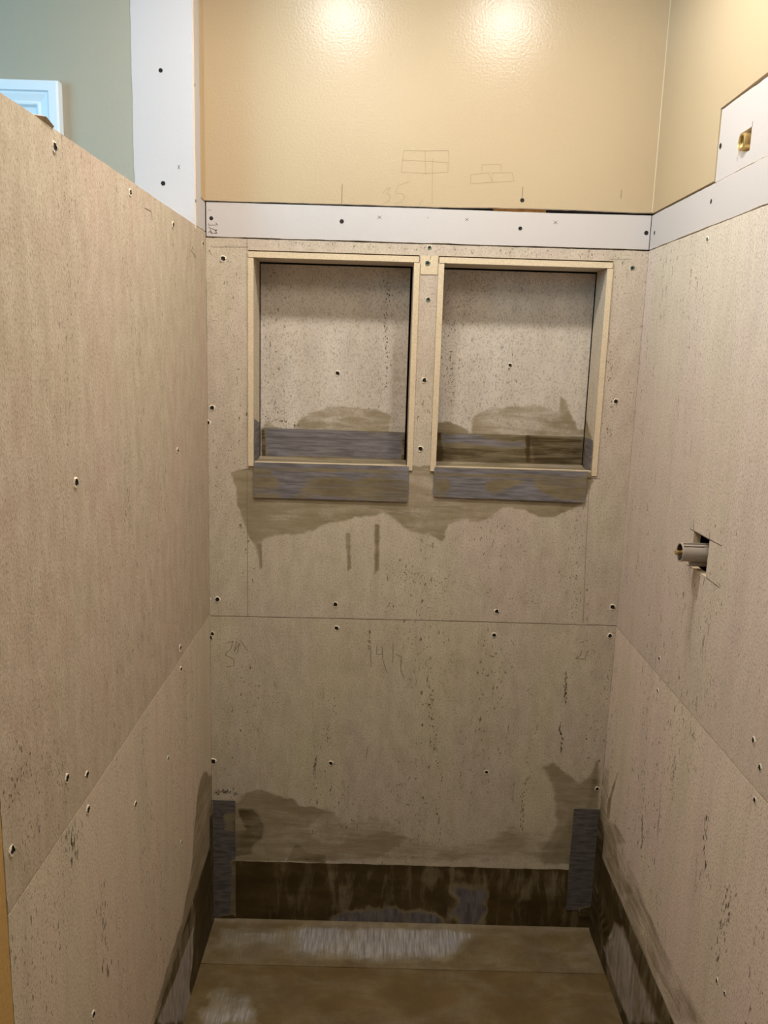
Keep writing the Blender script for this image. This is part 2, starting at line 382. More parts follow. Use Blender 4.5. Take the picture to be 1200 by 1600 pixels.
struct(box('floor', -2.4, W + .1, -3.2, .13, -.05, -.012, 'grey_room'))
struct(box('ceiling', -2.4, W + .1, -3.2, .15, CEIL, CEIL + .03, 'grey_room'))
struct(box('trim_1', W - .0005, W + .0127, -3.2, -1.0, 0, 1.804, 'beige'))
struct(prism('trim_3', [(W - .0015, 0, 1.686), (W, -.0015, 1.686), (W, 0, 1.686)], (0, 0, CEIL - 1.686), 'bead'))
# stub of wall at the left, standing proud of the back wall
struct(prism('wall_left', [(0, -.0385, 1.6815), (0, -.0385, CEIL), (0, 0.0, CEIL), (0, 0.0, 1.6805)], (-.0127, 0, 0), 'beige'))
struct(panel('wall_sage', 'B', -.099, -2.4, -.1165, 1.2, CEIL, .0127, 'sage', 'torn', .02))
struct(box('wall_partition', -.105, -.0135, -1.8, -.1, -.012, 1.619, 'beige'))
struct(prism('trim_2', [(-.0005, -1.0225, 0), (-.0005, -1.8, 0), (-.0005, -1.8, 1.6195), (-.0005, -1.0225, 1.6195)], (-.0127, 0, 0), 'ochre'))

# ------------------------------------------------------------------ gypsum board pieces
g = 'gypsum board patches'
ptxt = plines(([(0.0064,1.6372),(0.0064,1.6334),(0.0251,1.6346),(0.0211,1.6389)], .0010), ([(0.0057,1.6295),(0.0236,1.6230)], .0010),
    ([(0.0055,1.6180),(0.0089,1.6219),(0.0116,1.6182),(0.0142,1.6170),(0.0090,1.6258)], .0010), ([(0.0169,1.6183),(0.0236,1.6179),(0.0196,1.6235),(0.0237,1.6249)], .0010), ([(0.0054,1.6638),(0.0120,1.6634)], .0008))
ft = plines(([(0.3585,1.6629),(0.3666,1.6568)], .0009), ([(0.3665,1.6631),(0.3586,1.6565)], .0009), ([(0.5413,1.6632),(0.5482,1.6583)], .0009), ([(0.5480,1.6634),(0.5416,1.6581)], .0009),
    ([(0.7257,1.6636),(0.7341,1.6575)], .0009), ([(0.7337,1.6638),(0.7261,1.6572)], .0009), ([(0.4625,1.6634),(0.4640,1.6609)], .001))
band = panel('drywall_strip', 'B', .0005, .0015, W - .001, Z_BAND - .0005, 1.6805, .0127, 'gyp', 'torn', .004, jit=(0, 0, .0016, .0005), jf=22,
     vhi=lambda u: 1.6795 + .0010 * u / W - .0016 * max(0, 1 - abs(u - .72) / .24), marks=[(ptxt, 'ink', .0003), (ft, 'pencil', .0003)])
tag(band, 'long pinkish white gypsum strip on the back wall between cream paint and the niches', 'drywall', g)
screws(band, 'B', .0005, [(0.0119,1.6475),(0.2841,1.6492),(0.6572,1.6463),(0.9213,1.6451)], 'gyp')
rb = panel('drywall_strip', 'R', W, -.95, -.001, 1.6115, 1.6798, .0127, 'gyp', 'torn', .004, jit=(0, 0, .0012, .0008), jf=40)
tag(rb, 'pinkish white gypsum strip on the right wall above the tall cement board', 'drywall', g)
screws(rb, 'R', W, [(-0.0259,1.6418),(-0.3205,1.6519)], 'gyp')
ahole = (-.4555, -.4120, 1.7030, 1.7370)
dp = panel('drywall_patch', 'R', W + .0006, -.95, -.3280, 1.6815, 1.7958, .0127, 'gyp', 'torn', .004, holes=[ahole], jit=(0, .0015, .0022, .0015), jf=26,
     marks=[(plines(([(-.4117, 1.697), (-.4122, 1.703)], .0012), ([(-.4560, 1.737), (-.4562, 1.744)], .0012)), 'ink', .0003)])
tag(dp, 'white gypsum patch with a square hole around the brass pipe fitting, upper right wall', 'drywall', g)
screws(dp, 'R', W, [(-0.3370,1.7370)], 'gyp')
wl_ = panel('gypsum_sheet', 'B', -.1, -.1165, -.0003, 1.6, CEIL, .0127, 'gyp_white', 'torn', .005, jit=(.0016, .0009, 0, 0), jf=40,
     marks=[(plines(([(-0.0312,1.7292),(-0.0276,1.7222)], .0009), ([(-0.0275,1.7293),(-0.0314,1.7221)], .0009)), 'pencil', .0003)])
tag(wl_, 'tall bluish white gypsum sheet beside the sage wall, above the half wall', 'drywall', g)
screws(wl_, 'B', -.1, [(-0.0611,1.8983),(-0.0606,1.6947)], 'gyp')
rt_ = panel('drywall_return', 'L', -.0002, -.0870, -.0405, 1.6205, CEIL, .0127, 'gyp', 'torn', .004, jit=(.0016, .0004, 0, 0), jf=50)
tag(rt_, 'narrow white gypsum edge piece turning the corner from the tall white sheet', 'drywall', g)
screws(rt_, 'L', -.0002, [(-0.0830,1.8792),(-0.0879,1.6660)], 'gyp', .8)
r2 = panel('drywall_strip', 'L', -.0004, -.0395, -.0008, 1.6215, 1.6790, .0127, 'gyp', 'torn', .004, jit=(0, 0, .001, .001), jf=22)
tag(r2, 'tiny white gypsum piece in the left corner at the end of the long strip', 'drywall', g)

# ------------------------------------------------------------------ cement boards, back wall
NZ0, NZ1 = 1.1385, 1.5865                              # cut out for the niches
NX = ((.0885, .4490), (.4895, .8575))
khaki_under = [(0.0487,1.1139),(0.0570,1.0827),(0.0653,1.0324),(0.0880,0.9673),(0.1110,0.9266),(0.1253,0.9655),(0.1626,0.9725),(0.2198,0.9830),(0.2697,1.0050),(0.3124,1.0150),(0.3906,1.0304),(0.4227,1.0095),(0.4491,0.9913),(0.4894,0.9880),(0.5218,0.9684),(0.5343,1.0099),(0.5768,1.0199),(0.6198,1.0197),(0.6469,1.0468),(0.6749,1.0548),(0.7398,1.0452),(0.7900,1.0423),(0.8257,1.0622),(0.8499,1.1177),(0.8375,1.1316),(0.8113,1.1408),(0.5284,1.1424),(0.1052,1.1299)]
marks_up = [
 (plines(([(0.0865,1.6102),(0.0864,1.5844)], .0009), ([(0.0854,1.1150),(0.0862,0.7828)], .0009), ([(0.0140,1.5900),(0.0891,1.5922)], .0008), ([(0.8424,1.1232),(0.8475,0.9455),(0.8534,0.7918)], .0009),
   ([(0.0770,1.1219),(0.0996,1.1212)], .0009), ([(0.8480,1.1234),(0.8664,1.1239)], .0009), ([(0.8481,1.5902),(0.8925,1.5915)], .0008), ([(0.6940,1.5960),(0.6945,1.5882)], .0009)), 'pencil', .0003),
 (flecks([(0.1119,1.6071),(0.2394,1.5993),(0.4409,1.6001),(0.6426,1.5996),(0.7774,1.5972),(0.8854,1.5952)], 90, .005, .0011), 'fleck', .0003),
 (flecks([(0.8604,1.4392),(0.8808,1.2764),(0.8708,1.1922)], 55, .0045, .0011, 2.2), 'fleck', .0003),
 (flecks([(0.3941,0.9097),(0.5406,0.8691),(0.6580,0.8500),(0.8045,0.8392)], 130, .016, .0010), 'fleck', .0003),
 (flecks([(0.8210,1.1054),(0.8291,0.9598),(0.8330,0.8096)], 60, .006, .0009, 2.4), 'fleck', .0003),
 (flecks([(0.7087,0.9710),(0.7253,0.8216)], 60, .012, .0009, 1.6), 'fleck', .0003),
 (flecks([(0.0234,1.4411),(0.0350,1.1674),(0.0183,0.8761)], 40, .009, .0009, 1.6), 'fleck', .0003)]
cb1 = panel('cement_board', 'B', 0, .0002, W - .0002, Z_SEAM - .002, Z_BAND - .0032, .0127, 'cement', 'edge', .0032,
     holes=[(a, b, NZ0, NZ1) for a, b in NX], jit=(0, 0, .0007, .0007), jf=60, vlo=lambda u: .7822 + .004 * min(1, u / .5), wave=.0003,
     smears=[(khaki_under, .43, .004, .007),
             ([(0.6910,1.0727),(0.7127,1.0443),(0.7363,1.0334),(0.7706,1.0344),(0.8035,1.0529),(0.8280,1.0695),(0.8231,1.1341),(0.8429,1.1346),(0.8513,1.1177),(0.8340,1.0842),(0.8210,1.1054),(0.6736,1.0779)], .58, .002, .002),
             ([(0.0656,1.1044),(0.1024,1.1127),(0.1024,1.0523),(0.1338,1.0097),(0.1081,0.9708),(0.0937,0.9748),(0.0767,1.0255)], .48, .008, .006),
             ([(0.4404,1.1170),(0.5040,1.1189),(0.5065,1.0600),(0.4771,1.0082),(0.4598,1.0106),(0.4427,1.0509)], .34, .005, .004),
             ([(0.3058,0.9855),(0.3159,0.9858),(0.3206,0.9031),(0.3120,0.8953)], .50, .003, .002), ([(0.3713,1.0051),(0.3813,1.0054),(0.3828,0.9019),(0.3730,0.8912)], .66, .003, .002),
             ([(0.1081,0.9532),(0.1167,0.9534),(0.1197,0.8971),(0.1139,0.8939)], .55, .0025, .002)], marks=marks_up)
tag(cb1, 'upper cement board of the back wall, cut out around the two niches', 'cement board', 'cement boards')
screws(cb1, 'B', 0, [(0.0366,1.5675),(0.0099,1.2548),(0.0178,0.8219),(0.2860,0.8177),(0.6543,0.8119),(0.9177,0.8304),(0.8862,1.2946),(-0.0002,1.2225),(-0.0033,0.8197),(0.4690,1.3275),(0.4663,1.1788)])
screws(cb1, 'B', 0, [(0.8981,1.5735),(0.4690,1.6022),(0.4705,1.4967)], 'green')
mk_lo = [(plines(
   ([(0.0375,0.7168),(0.0522,0.7219),(0.0477,0.7047),(0.0344,0.6887),(0.0535,0.6784),(0.0549,0.6628),(0.0371,0.6592)], .0010), ([(0.0611,0.7221),(0.0551,0.6971),(0.0669,0.7177),(0.0624,0.6942)], .0010), ([(0.0699,0.7239),(0.0875,0.6981)], .0010),
   ([(0.3688,0.7189),(0.3716,0.6691)], .0011), ([(0.3835,0.7224),(0.3826,0.7006),(0.3959,0.7010)], .0010), ([(0.3953,0.7197),(0.3977,0.6886),(0.4075,0.6576)], .0011),
   ([(0.4202,0.7266),(0.4217,0.6800)], .0011), ([(0.4269,0.7020),(0.4404,0.6961),(0.4399,0.6649),(0.4496,0.6431)], .0011),
   ([(0.8555,0.7240),(0.8535,0.7115),(0.8422,0.7049),(0.8631,0.7024)], .0010), ([(0.8497,0.7424),(0.8684,0.7492)], .0008), ([(0.8646,0.7025),(0.8678,0.7182),(0.8718,0.7245)], .001), ([(0.8775,0.7262),(0.8867,0.7218),(0.8828,0.7155)], .0008),
   ([(0.3693,0.4726),(0.3656,0.4398)], .0010), ([(0.2489,0.4445),(0.2452,0.3819)], .0009)), 'pencil', .0003)]
mk_lo += [(flecks([(0.2542,0.5978),(0.2770,0.5746),(0.2880,0.5429),(0.2708,0.4940),(0.2789,0.4618)], 46, .006, .0013), 'fleck', .0003),
 (flecks([(0.5030,0.6447),(0.5173,0.5498),(0.5281,0.4692),(0.5464,0.3958),(0.5374,0.3205),(0.5540,0.2193)], 100, .0035, .0013, 2.2), 'fleck', .0003),
 (flecks([(0.8225,0.6699),(0.8267,0.5909)], 46, .002, .0014, 2.4), 'fleck', .0003), (flecks([(0.8209,0.5459),(0.8177,0.5265),(0.8270,0.5025),(0.8248,0.4698)], 46, .0009, .0014, 2.4), 'fleck', .0003),
 (flecks([(0.7415,0.6360),(0.7720,0.5573),(0.7436,0.4592),(0.7640,0.3774)], 60, .004, .0011, 2), 'fleck', .0003), (flecks([(0.7472,0.4018),(0.7417,0.3434),(0.7484,0.2592)], 50, .003, .0014, 2.4), 'fleck', .0003),
 (flecks([(0.0044,0.3381),(0.0258,0.3455),(0.0624,0.3399)], 55, .005, .0017), 'fleck', .0003), (flecks([(0.3649,0.7574),(0.3676,0.7111)], 24, .0016, .0013, 2.4), 'fleck', .0003),
 (flecks([(0.2459,0.4445),(0.2421,0.3868)], 24, .0010, .0012, 2.4), 'fleck', .0003), (flecks([(0.1346,0.7274),(0.1499,0.6026),(0.0749,0.4394)], 40, .02, .0009), 'fleck', .0003)]
cb2 = panel('cement_board', 'B', 0, .0002, W - .0002, 0.001, Z_SEAM, .0127, 'cement_lower', 'edge', .0032, jit=(0, 0, 0, .0005), jf=60,
     vhi=lambda u: .7803 + .004 * min(1, u / .5), wave=.0003,
     smears=[([(0.0119,0.1602),(0.0210,0.3136),(0.0593,0.3231),(0.0823,0.3405),(0.1204,0.3499),(0.1510,0.3375),(0.1893,0.3303),(0.2125,0.3075),(0.2739,0.3043),(0.2925,0.2964),(0.3285,0.2637),(0.3892,0.2993),(0.4760,0.2341),(0.6008,0.2121),(0.7212,0.2754),(0.8148,0.2612),(0.8822,0.1861)], .28, .012, .010),
             ([(0.0197,0.1604),(0.0286,0.3138),(0.0623,0.3131),(0.0823,0.3405),(0.1205,0.3483),(0.1510,0.3375),(0.1893,0.3303),(0.2125,0.3109),(0.2770,0.3061),(0.2588,0.2870),(0.2284,0.2607),(0.2442,0.2272),(0.2909,0.2115),(0.4137,0.2493),(0.4760,0.2341),(0.4155,0.1894),(0.3538,0.1704)], .42, .004, .006),
             ([(0.8343,0.4209),(0.8748,0.3890),(0.9027,0.4229),(0.9131,0.4643),(0.9388,0.1791),(0.8051,0.1751),(0.7950,0.2093),(0.8107,0.2303),(0.8278,0.2955),(0.8092,0.3870),(0.7882,0.4277),(0.8098,0.4448)], .44, .008, .008),
             ([(0.8194,0.1928),(0.8266,0.2240),(0.8518,0.2623),(0.8610,0.3268),(0.8766,0.1773)], .66, .007, .005),
             ([(0.9024,0.4064),(0.9144,0.4479),(0.9238,0.3287),(0.8993,0.3279)], .70, .004, .003),
             ([(0.0622,0.2997),(0.0975,0.3024),(0.1129,0.2827),(0.1268,0.2543),(0.1206,0.2235),(0.0990,0.2058),(0.0959,0.1816),(0.0524,0.1700),(0.0496,0.2384),(0.0805,0.2461),(0.0652,0.2812)], .78, .003, .003),
             ([(0.1829,0.1670),(0.1996,0.2088),(0.2104,0.2074),(0.2262,0.1872),(0.2728,0.1817),(0.2732,0.1593)], .74, .002, .002),
             ([(0.5464,0.7396),(0.6346,0.7422),(0.6924,0.5066),(0.6498,0.4565),(0.5569,0.5025)], .10, .03, .02)], marks=mk_lo)
tag(cb2, 'lower cement board of the back wall, smeared with mortar above the floor', 'cement board', 'cement boards')
screws(cb2, 'B', 0, [(0.2899,0.7613),(0.6515,0.7551),(0.9175,0.7615),(0.0054,0.7390),(0.0008,0.7296),(0.2825,0.4259),(0.6521,0.4138),(0.9183,0.3786)], 'crumb', .92)
screws(cb2, 'B', 0, [(0.0037,0.4225)], 'crumb', 1.3)

# left wall (half wall) boards
mkL = [(flecks([(-0.9531,0.9180),(-1.0009,0.9145),(-0.9806,0.9550)], 40, .012, .0013, 2), 'fleck', .0003), (flecks([(-0.8392,0.8435),(-0.9122,0.8960),(-0.9561,0.8257)], 40, .02, .0012, 2), 'fleck', .0003),
       (flecks([(-0.2742,1.5731),(-0.2435,1.3611),(-0.4464,0.9986)], 40, .012, .0010, 6), 'fleck', .0003), (flecks([(-0.5910,1.2801),(-0.5747,1.1342),(-0.5112,0.9077),(-0.7277,0.8927)], 40, .014, .0009, 7), 'fleck', .0003),
       (plines(([(-0.1266,1.5752),(-0.1107,1.5687)], .001), ([(-0.1156,1.5777),(-0.1326,1.5661),(-0.0946,1.5584)], .001), ([(-0.0997,1.5663),(-0.1114,1.5565)], .001)), 'pencil', .0003),
       (plines(([(-0.4653,1.6056),(-0.4764,1.5944)], .001), ([(-0.4460,1.5930),(-0.4102,1.5941),(-0.4040,1.5804)], .001)), 'pencil', .0003)]
cb3 = panel('cement_board', 'L', 0, -1.0215, -.0003, Z_SEAM, 1.619, .0127, 'cement_left', 'edge', .0048, jit=(.004, 0, .0004, .0008), jf=24, vlo=lambda u: .7864, wave=.0003, marks=mkL)
tag(cb3, 'large tan cement board of the left half wall, above its slanting seam', 'cement board', 'cement boards')
screws(cb3, 'L', 0, [(-0.8019,1.5997),(-0.5203,1.6029),(-0.2727,1.5939),(-0.0343,1.5917),(-0.2702,1.1934),(-0.7802,1.2121),(-0.2785,0.8081),(-0.8512,0.8501),(-0.7856,0.8175),(-1.0044,0.8512)])
mkL2 = [(flecks([(-0.8423,0.7787),(-0.8357,0.7198)], 30, .012, .0012, 6), 'fleck', .0003), (flecks([(-0.7290,0.6266),(-0.7467,0.5879),(-0.7374,0.4644)], 40, .012, .0012, 6), 'fleck', .0003),
        (flecks([(-0.5238,0.7672),(-0.5393,0.7179),(-0.4341,0.3938)], 40, .008, .0010, 6), 'fleck', .0003)]
smL = [([(-0.0867,0.4432),(-0.1457,0.4296),(-0.1872,0.3554),(-0.2092,0.2935),(-0.3043,0.2272),(-0.4161,0.2162),(-0.5318,0.1961),(-0.2333,-0.0821),(-0.0028,-0.0046),(0.0154,0.3711)], .46, .004, .005)]
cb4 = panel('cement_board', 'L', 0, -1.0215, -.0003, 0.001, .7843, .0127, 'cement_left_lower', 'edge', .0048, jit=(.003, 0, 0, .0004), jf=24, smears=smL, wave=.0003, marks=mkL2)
tag(cb4, 'lower cement board of the left half wall, below its slanting seam', 'cement board', 'cement boards')
screws(cb4, 'L', 0, [(-0.2766,0.7639),(-0.3835,0.6303),(-0.7862,0.7683),(-0.5840,0.6553),(-0.2972,0.4022),(-0.7997,0.4615)], 'crumb', .9)
# right wall boards
vhole = (-.4640, -.3950, 1.0300, 1.0930)
mkR = [(plines(([(-0.3884,1.1121),(-0.3934,1.0937)], .0011), ([(-0.3753,1.0933),(-0.5144,1.0948)], .0011), ([(-0.4581,1.1088),(-0.4654,1.0919)], .0010), ([(-0.3775,1.0285),(-0.4051,1.0287)], .0011), ([(-0.4608,1.0269),(-0.4590,1.0129)], .0011), ([(-0.4657,1.0293),(-0.5220,1.0279)], .0011), ([(-0.3906,1.0260),(-0.3927,1.0184)], .0009)), 'ink', .0003),
       (flecks([(-0.0323,1.4667),(-0.0570,1.2004),(-0.0370,0.8692)], 60, .010, .0010, 5), 'fleck', .0003), (flecks([(-0.5513,1.1572),(-0.5210,0.9932),(-0.6797,0.9185)], 50, .03, .0009, 4), 'fleck', .0003)]
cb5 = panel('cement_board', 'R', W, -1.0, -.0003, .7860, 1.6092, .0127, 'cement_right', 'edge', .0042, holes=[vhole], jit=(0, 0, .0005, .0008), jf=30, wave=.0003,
     marks=mkR, smears=[([(-0.4085,1.0273),(-0.4374,1.0294),(-0.4314,0.9763),(-0.4268,0.9049),(-0.4156,0.9009),(-0.4148,0.9712)], .20, .005, .003)])  # this patch paints the valve sleeve's faint shadow below the hole
tag(cb5, 'tall pale cement board of the right wall with the square valve hole', 'cement board', 'cement boards')
screws(cb5, 'R', W, [(-0.3231,1.5899),(-0.2922,0.8187),(-0.6934,0.8497),(-0.7211,0.8216)], 'crumb', .85)
mkR2 = [(flecks([(-0.4153,0.6810),(-0.4222,0.5961)], 30, .005, .0011, 5), 'fleck', .0003), (flecks([(-0.2827,0.4790),(-0.2948,0.4225)], 24, .002, .0012, 5), 'fleck', .0003),
        (flecks([(-0.5707,0.6601),(-0.5751,0.5935),(-0.6065,0.5570)], 40, .004, .0012, 5), 'fleck', .0003), (flecks([(-0.6736,0.6047),(-0.6667,0.5222),(-0.6678,0.4437)], 60, .010, .0013, 4), 'fleck', .0003),
        (plines(([(-0.3678,0.5642),(-0.3723,0.4960)], .0011)), 'fleck', .0003)]
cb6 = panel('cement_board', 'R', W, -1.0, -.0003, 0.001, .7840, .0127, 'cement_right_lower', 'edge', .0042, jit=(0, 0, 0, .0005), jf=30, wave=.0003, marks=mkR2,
     smears=[([(0.0427,0.4089),(-0.0413,0.4542),(-0.0570,0.3661),(-0.1186,0.3396),(-0.1932,0.3411),(-0.3093,0.3288),(-0.4704,0.3136),(-0.6483,0.3325),(-0.1522,-0.1300),(0.1186,-0.0893)], .26, .010, .006),
             ([(-0.1069,0.4818),(-0.0810,0.4123),(-0.0746,0.3443),(-0.0534,0.3231),(-0.0528,0.3799)], .50, .003, .002),
             ([(0.0410,0.3044),(0.0141,0.3743),(-0.0666,0.3345),(-0.1226,0.3611),(-0.2086,0.3694),(-0.1361,0.3160),(-0.1762,0.2831),(-0.2736,0.3030),(-0.2077,0.2432),(-0.0425,0.2280)], .46, .005, .004)])
tag(cb6, 'lower cement board of the right wall, rising from the grey floor strip', 'cement board', 'cement boards')
screws(cb6, 'R', W, [(-0.2988,0.7558),(-0.7183,0.7694),(-0.6728,0.4342),(-0.7015,0.4365)], 'crumb', .8)
scrap = panel('drywall_scrap', 'B', -.0012, .4525, .4880, 1.5480, 1.5860, .0010, 'edge', 'edge', .004, jit=(.0010, .0008, .0012, .0006), jf=50,
      marks=[(plines(([(0.4724,1.5855),(0.4713,1.5777)], .0009)), 'ink', .0003)])
tag(scrap, 'small buff board scrap screwed to the top of the post between niches', 'board scrap')
screws(scrap, 'B', -.0012, [(0.4662,1.5705)], 'green', 1.15)
fl = prism('paper_flap', [(-.004, -.858, 1.6190), (-.003, -.812, 1.6180), (-.002, -.802, 1.6165), (.002, -.804, 1.6205), (.003, -.828, 1.6245)], (-.0012, 0, .0006), 'cement_left')
tag(fl, 'small torn flap lifting from the top edge of the left half wall', 'paper flap')

# ------------------------------------------------------------------ niches
def niche(x0, x1, label, smear_shade_back, side_smears, gap_r, sc, lean=0.):
    zt, zb, t = 1.5715, 1.1380, .0120
    n = tag(empty('wall_niche', ((x0 + x1) / 2, .045, zb - t)), label, 'niche', 'wall niches')
    panel('back_panel', 'B', .0865, x0 + .0015, x1 - gap_r, zb - .002, zt - .0035, .0127, 'cement_grey', 'dark', .0032, smears=smear_shade_back, marks=sc[1], parent=n)  # dark edge colour paints the shade of the gap around the panel
    for s, ax, x in ((0, 'L', x0), (1, 'R', x1)):
        panel('side_panel', ax, x, -.0035, .0825, zb - .008, zt - .0008, t, 'jamb', 'edge', .004, jit=(.0007, 0, 0, .0006), jf=40, smears=side_smears[s], parent=n)
    panel('top_panel', 'D', zt, x0 - t + .001, x1 + t - .002, -.0045, .0835, t, 'jamb', 'edge', .004, jit=(.0006, .0006, .0006, 0), jf=50, parent=n)
    panel('sill', 'F', zb, x0 + .0005, x1 - .0005, -.0030, .0860, t, 'sillmat', 'sillmat', .004, base=.38, wave=.0006, parent=n,
          bulge=lambda U, V: .004 * np.clip((V - .06) / .026, 0, 1) ** 2)
    bk = [c for c in n.children if c.name.startswith('back_panel')][0]
    screws(bk, 'B', .0865, sc[0], 'crumb', .9)
    return n
M['sillmat'] = membrane('membrane_sill', (.25, 3, 1), None, .2, 'A2937C', '8C7E68', ('8A7A5C', '77694A'))
nl = niche(.1005, .4380, 'left wall niche with open grey board back and torn mortar edge',
   [([(0.1726,1.2030),(0.1943,1.2285),(0.2306,1.2514),(0.2815,1.2631),(0.3546,1.2580),(0.3914,1.2475),(0.4079,1.2348),(0.4439,1.2110),(0.4486,1.0804),(0.0993,1.0700),(0.0919,1.1741),(0.1138,1.2261),(0.1359,1.2122)], .40, .004, .006),
    ([(0.3998,1.3996),(0.4443,1.4009),(0.4517,1.1995),(0.3973,1.1979)], .16, .004, .003),  # column of shadow from the centre post, painted in as a khaki tint
    ([(0.0963,1.2007),(0.1183,1.2102),(0.1946,1.2007),(0.1948,1.1772),(0.0963,1.1743)], .55, .002, .003)],
   ([([(-.005, 1.125), (.09, 1.125), (.09, 1.20), (-.005, 1.19)], .5, .006, .006)], [([(-.005, 1.125), (.09, 1.125), (.09, 1.21), (-.005, 1.16)], .7, .006, .006)]),
   .0045, ([(0.2765,1.3349)], [
    (flecks([(0.3747,1.5653),(0.3881,1.4970),(0.3782,1.4481),(0.3891,1.3710),(0.3855,1.2994)], 60, .0035, .0015, 1.8), 'fleck', .0003), (flecks([(0.2968,1.5698),(0.2699,1.4935),(0.2751,1.3676)], 50, .006, .0011, 1.6), 'fleck', .0003),
    (flecks([(0.1282,1.3062),(0.1358,1.2341),(0.1210,1.2771)], 40, .008, .0010, 1.4), 'fleck', .0003), (flecks([(0.1138,1.2305),(0.1651,1.2203),(0.1945,1.2095)], 40, .004, .0014, 1.4), 'fleck', .0003)]))
nr = niche(.5015, .8450, 'right wall niche with grey board back and brushed mortar hump',
   [([(0.5838,1.2034),(0.5864,1.2401),(0.6003,1.2551),(0.6245,1.2660),(0.6753,1.2733),(0.7408,1.2767),(0.7754,1.2632),(0.7838,1.2678),(0.7861,1.2969),(0.7972,1.2856),(0.8077,1.2613),(0.8326,1.2226),(0.8690,1.2266),(0.8721,1.0930),(0.4931,1.0817),(0.4902,1.2271),(0.5310,1.2341),(0.5639,1.2205)], .38, .003, .005),
    ([(0.4961,1.2272),(0.5311,1.2312),(0.5639,1.2205),(0.5835,1.2093),(0.4972,1.2009)], .55, .003, .003), ([(0.5876,1.2153),(0.5919,1.2476),(0.6107,1.2511),(0.6416,1.2228),(0.6499,1.2054)], .46, .005, .003),
    ([(0.7897,1.2462),(0.7830,1.2997),(0.7999,1.2683),(0.8245,1.2326),(0.8182,1.2177)], .47, .004, .003)],
   ([([(-.005, 1.125), (.09, 1.125), (.09, 1.22), (-.005, 1.20)], .7, .006, .006)], [([(-.005, 1.125), (.09, 1.125), (.09, 1.25), (.03, 1.22), (-.005, 1.20)], .5, .006, .006)]),
   .0015, ([(0.6655,1.3643)], [
    (flecks([(0.5669,1.5436),(0.6158,1.5588),(0.5761,1.5026),(0.5222,1.4314)], 90, .010, .0010, 1.5), 'fleck', .0003), (flecks([(0.5307,1.4035),(0.5415,1.2606)], 60, .003, .0012, 1.5), 'fleck', .0003),
    (flecks([(0.5173,1.5422),(0.6623,1.4913),(0.8019,1.5369)], 80, .03, .0008, 1.5), 'fleck', .0003)]))
screws([c for c in nr.children if c.name.startswith('side_panel')][1], 'R', .8450, [(.038, 1.512)], 'gyp', .5)

# ------------------------------------------------------------------ waterproofing strips
gm = 'waterproofing membrane strips'
def strip(label, ax, pos, u0, u1, v0, v1, mat='strip', t=.0009, **k):
    k.setdefault('jit', (.0008, .0008, .0008, .0008)); k.setdefault('step', .0035); k.setdefault('wave', .0004)
    o = panel('membrane_strip', ax, pos, u0, u1, v0, v1, t, mat, mat, jf=30, **k); return tag(o, label, 'membrane strip', gm)
strip('grey membrane strip folded over the front edge below the left niche', 'B', -.0046, .1012, .4420, 1.0600, 1.1388,
      smears=[([(0.0996,1.1268),(0.1334,1.1236),(0.1562,1.0971),(0.1621,1.0613),(0.1009,1.0566)], .42, .005, .005), ([(0.1905,1.0593),(0.2185,1.0990),(0.2749,1.1107),(0.3316,1.1080),(0.3878,1.1240),(0.4444,1.1228),(0.4467,1.0582)], .42, .010, .008),
              ([(0.0996,1.1268),(0.4441,1.1299),(0.4443,1.1242),(0.0996,1.1197)], .38, .003, .002)])
strip('grey membrane strip folded over the front edge below the right niche', 'B', -.0046, .4985, .8360, 1.0700, 1.1388, vlo=lambda u: 1.0735 - .0035 * (u - .5) / .34,
      smears=[([(0.4981,1.1244),(0.5293,1.1225),(0.5361,1.0969),(0.5244,1.0735),(0.5002,1.0728)], .40, .004, .004), ([(0.7131,1.1279),(0.8364,1.1273),(0.8338,1.0682),(0.7732,1.0780),(0.7265,1.0954)], .50, .006, .006),
              ([(0.6146,1.1164),(0.6709,1.1224),(0.7282,1.1141),(0.6722,1.1009),(0.6309,1.0781),(0.6088,1.0919)], .46, .008, .005), ([(0.4980,1.1273),(0.8362,1.1302),(0.8368,1.1216),(0.4983,1.1187)], .40, .003, .002)])
strip('purplish grey membrane strip along the bottom back of the left niche', 'B', .0845, .1060, .4330, 1.1400, 1.2060,
      smears=[([(0.0922,1.2037),(0.1127,1.2014),(0.1188,1.1233),(0.0922,1.1225)], .75, .003, .002), ([(0.0922,1.1418),(0.4462,1.1434),(0.4469,1.1256),(0.0922,1.1151)], .62, .003, .003), ([(0.4262,1.2136),(0.4511,1.2144),(0.4543,1.1258),(0.4262,1.1250)], .72, .003, .002),
              ([(0.3266,1.2077),(0.4438,1.2112),(0.4443,1.1995),(0.3711,1.1914)], .34, .004, .003)])
strip('olive smeared membrane strip along the bottom back of the right niche', 'B', .0845, .5035, .8420, 1.1400, 1.2075, base=.62,
      smears=[([(0.5175,1.2046),(0.5980,1.2099),(0.6207,1.1974),(0.6798,1.1918),(0.7092,1.1926),(0.7175,1.1781),(0.5920,1.1833),(0.5182,1.1870)], .15, .004, .004), ([(0.4966,1.2128),(0.5172,1.2105),(0.5234,1.1353),(0.4998,1.1346)], .85, .004, .002),
              ([(0.5830,1.2153),(0.7224,1.2165),(0.6793,1.2006),(0.6204,1.2018)], .42, .004, .003), ([(0.7165,1.2164),(0.8428,1.2172),(0.8422,1.1463),(0.7343,1.1460)], .74, .004, .003), ([(0.7108,1.2133),(0.7196,1.2135),(0.7239,1.1457),(0.7151,1.1455)], .9, .0015, .001)])
strip('short grey membrane flap up the left side of the left niche', 'L', .1014, .0020, .0800, 1.1390, 1.2350, mat='strip', vhi=lambda u: 1.218 + .016 * (1 - u / .08))
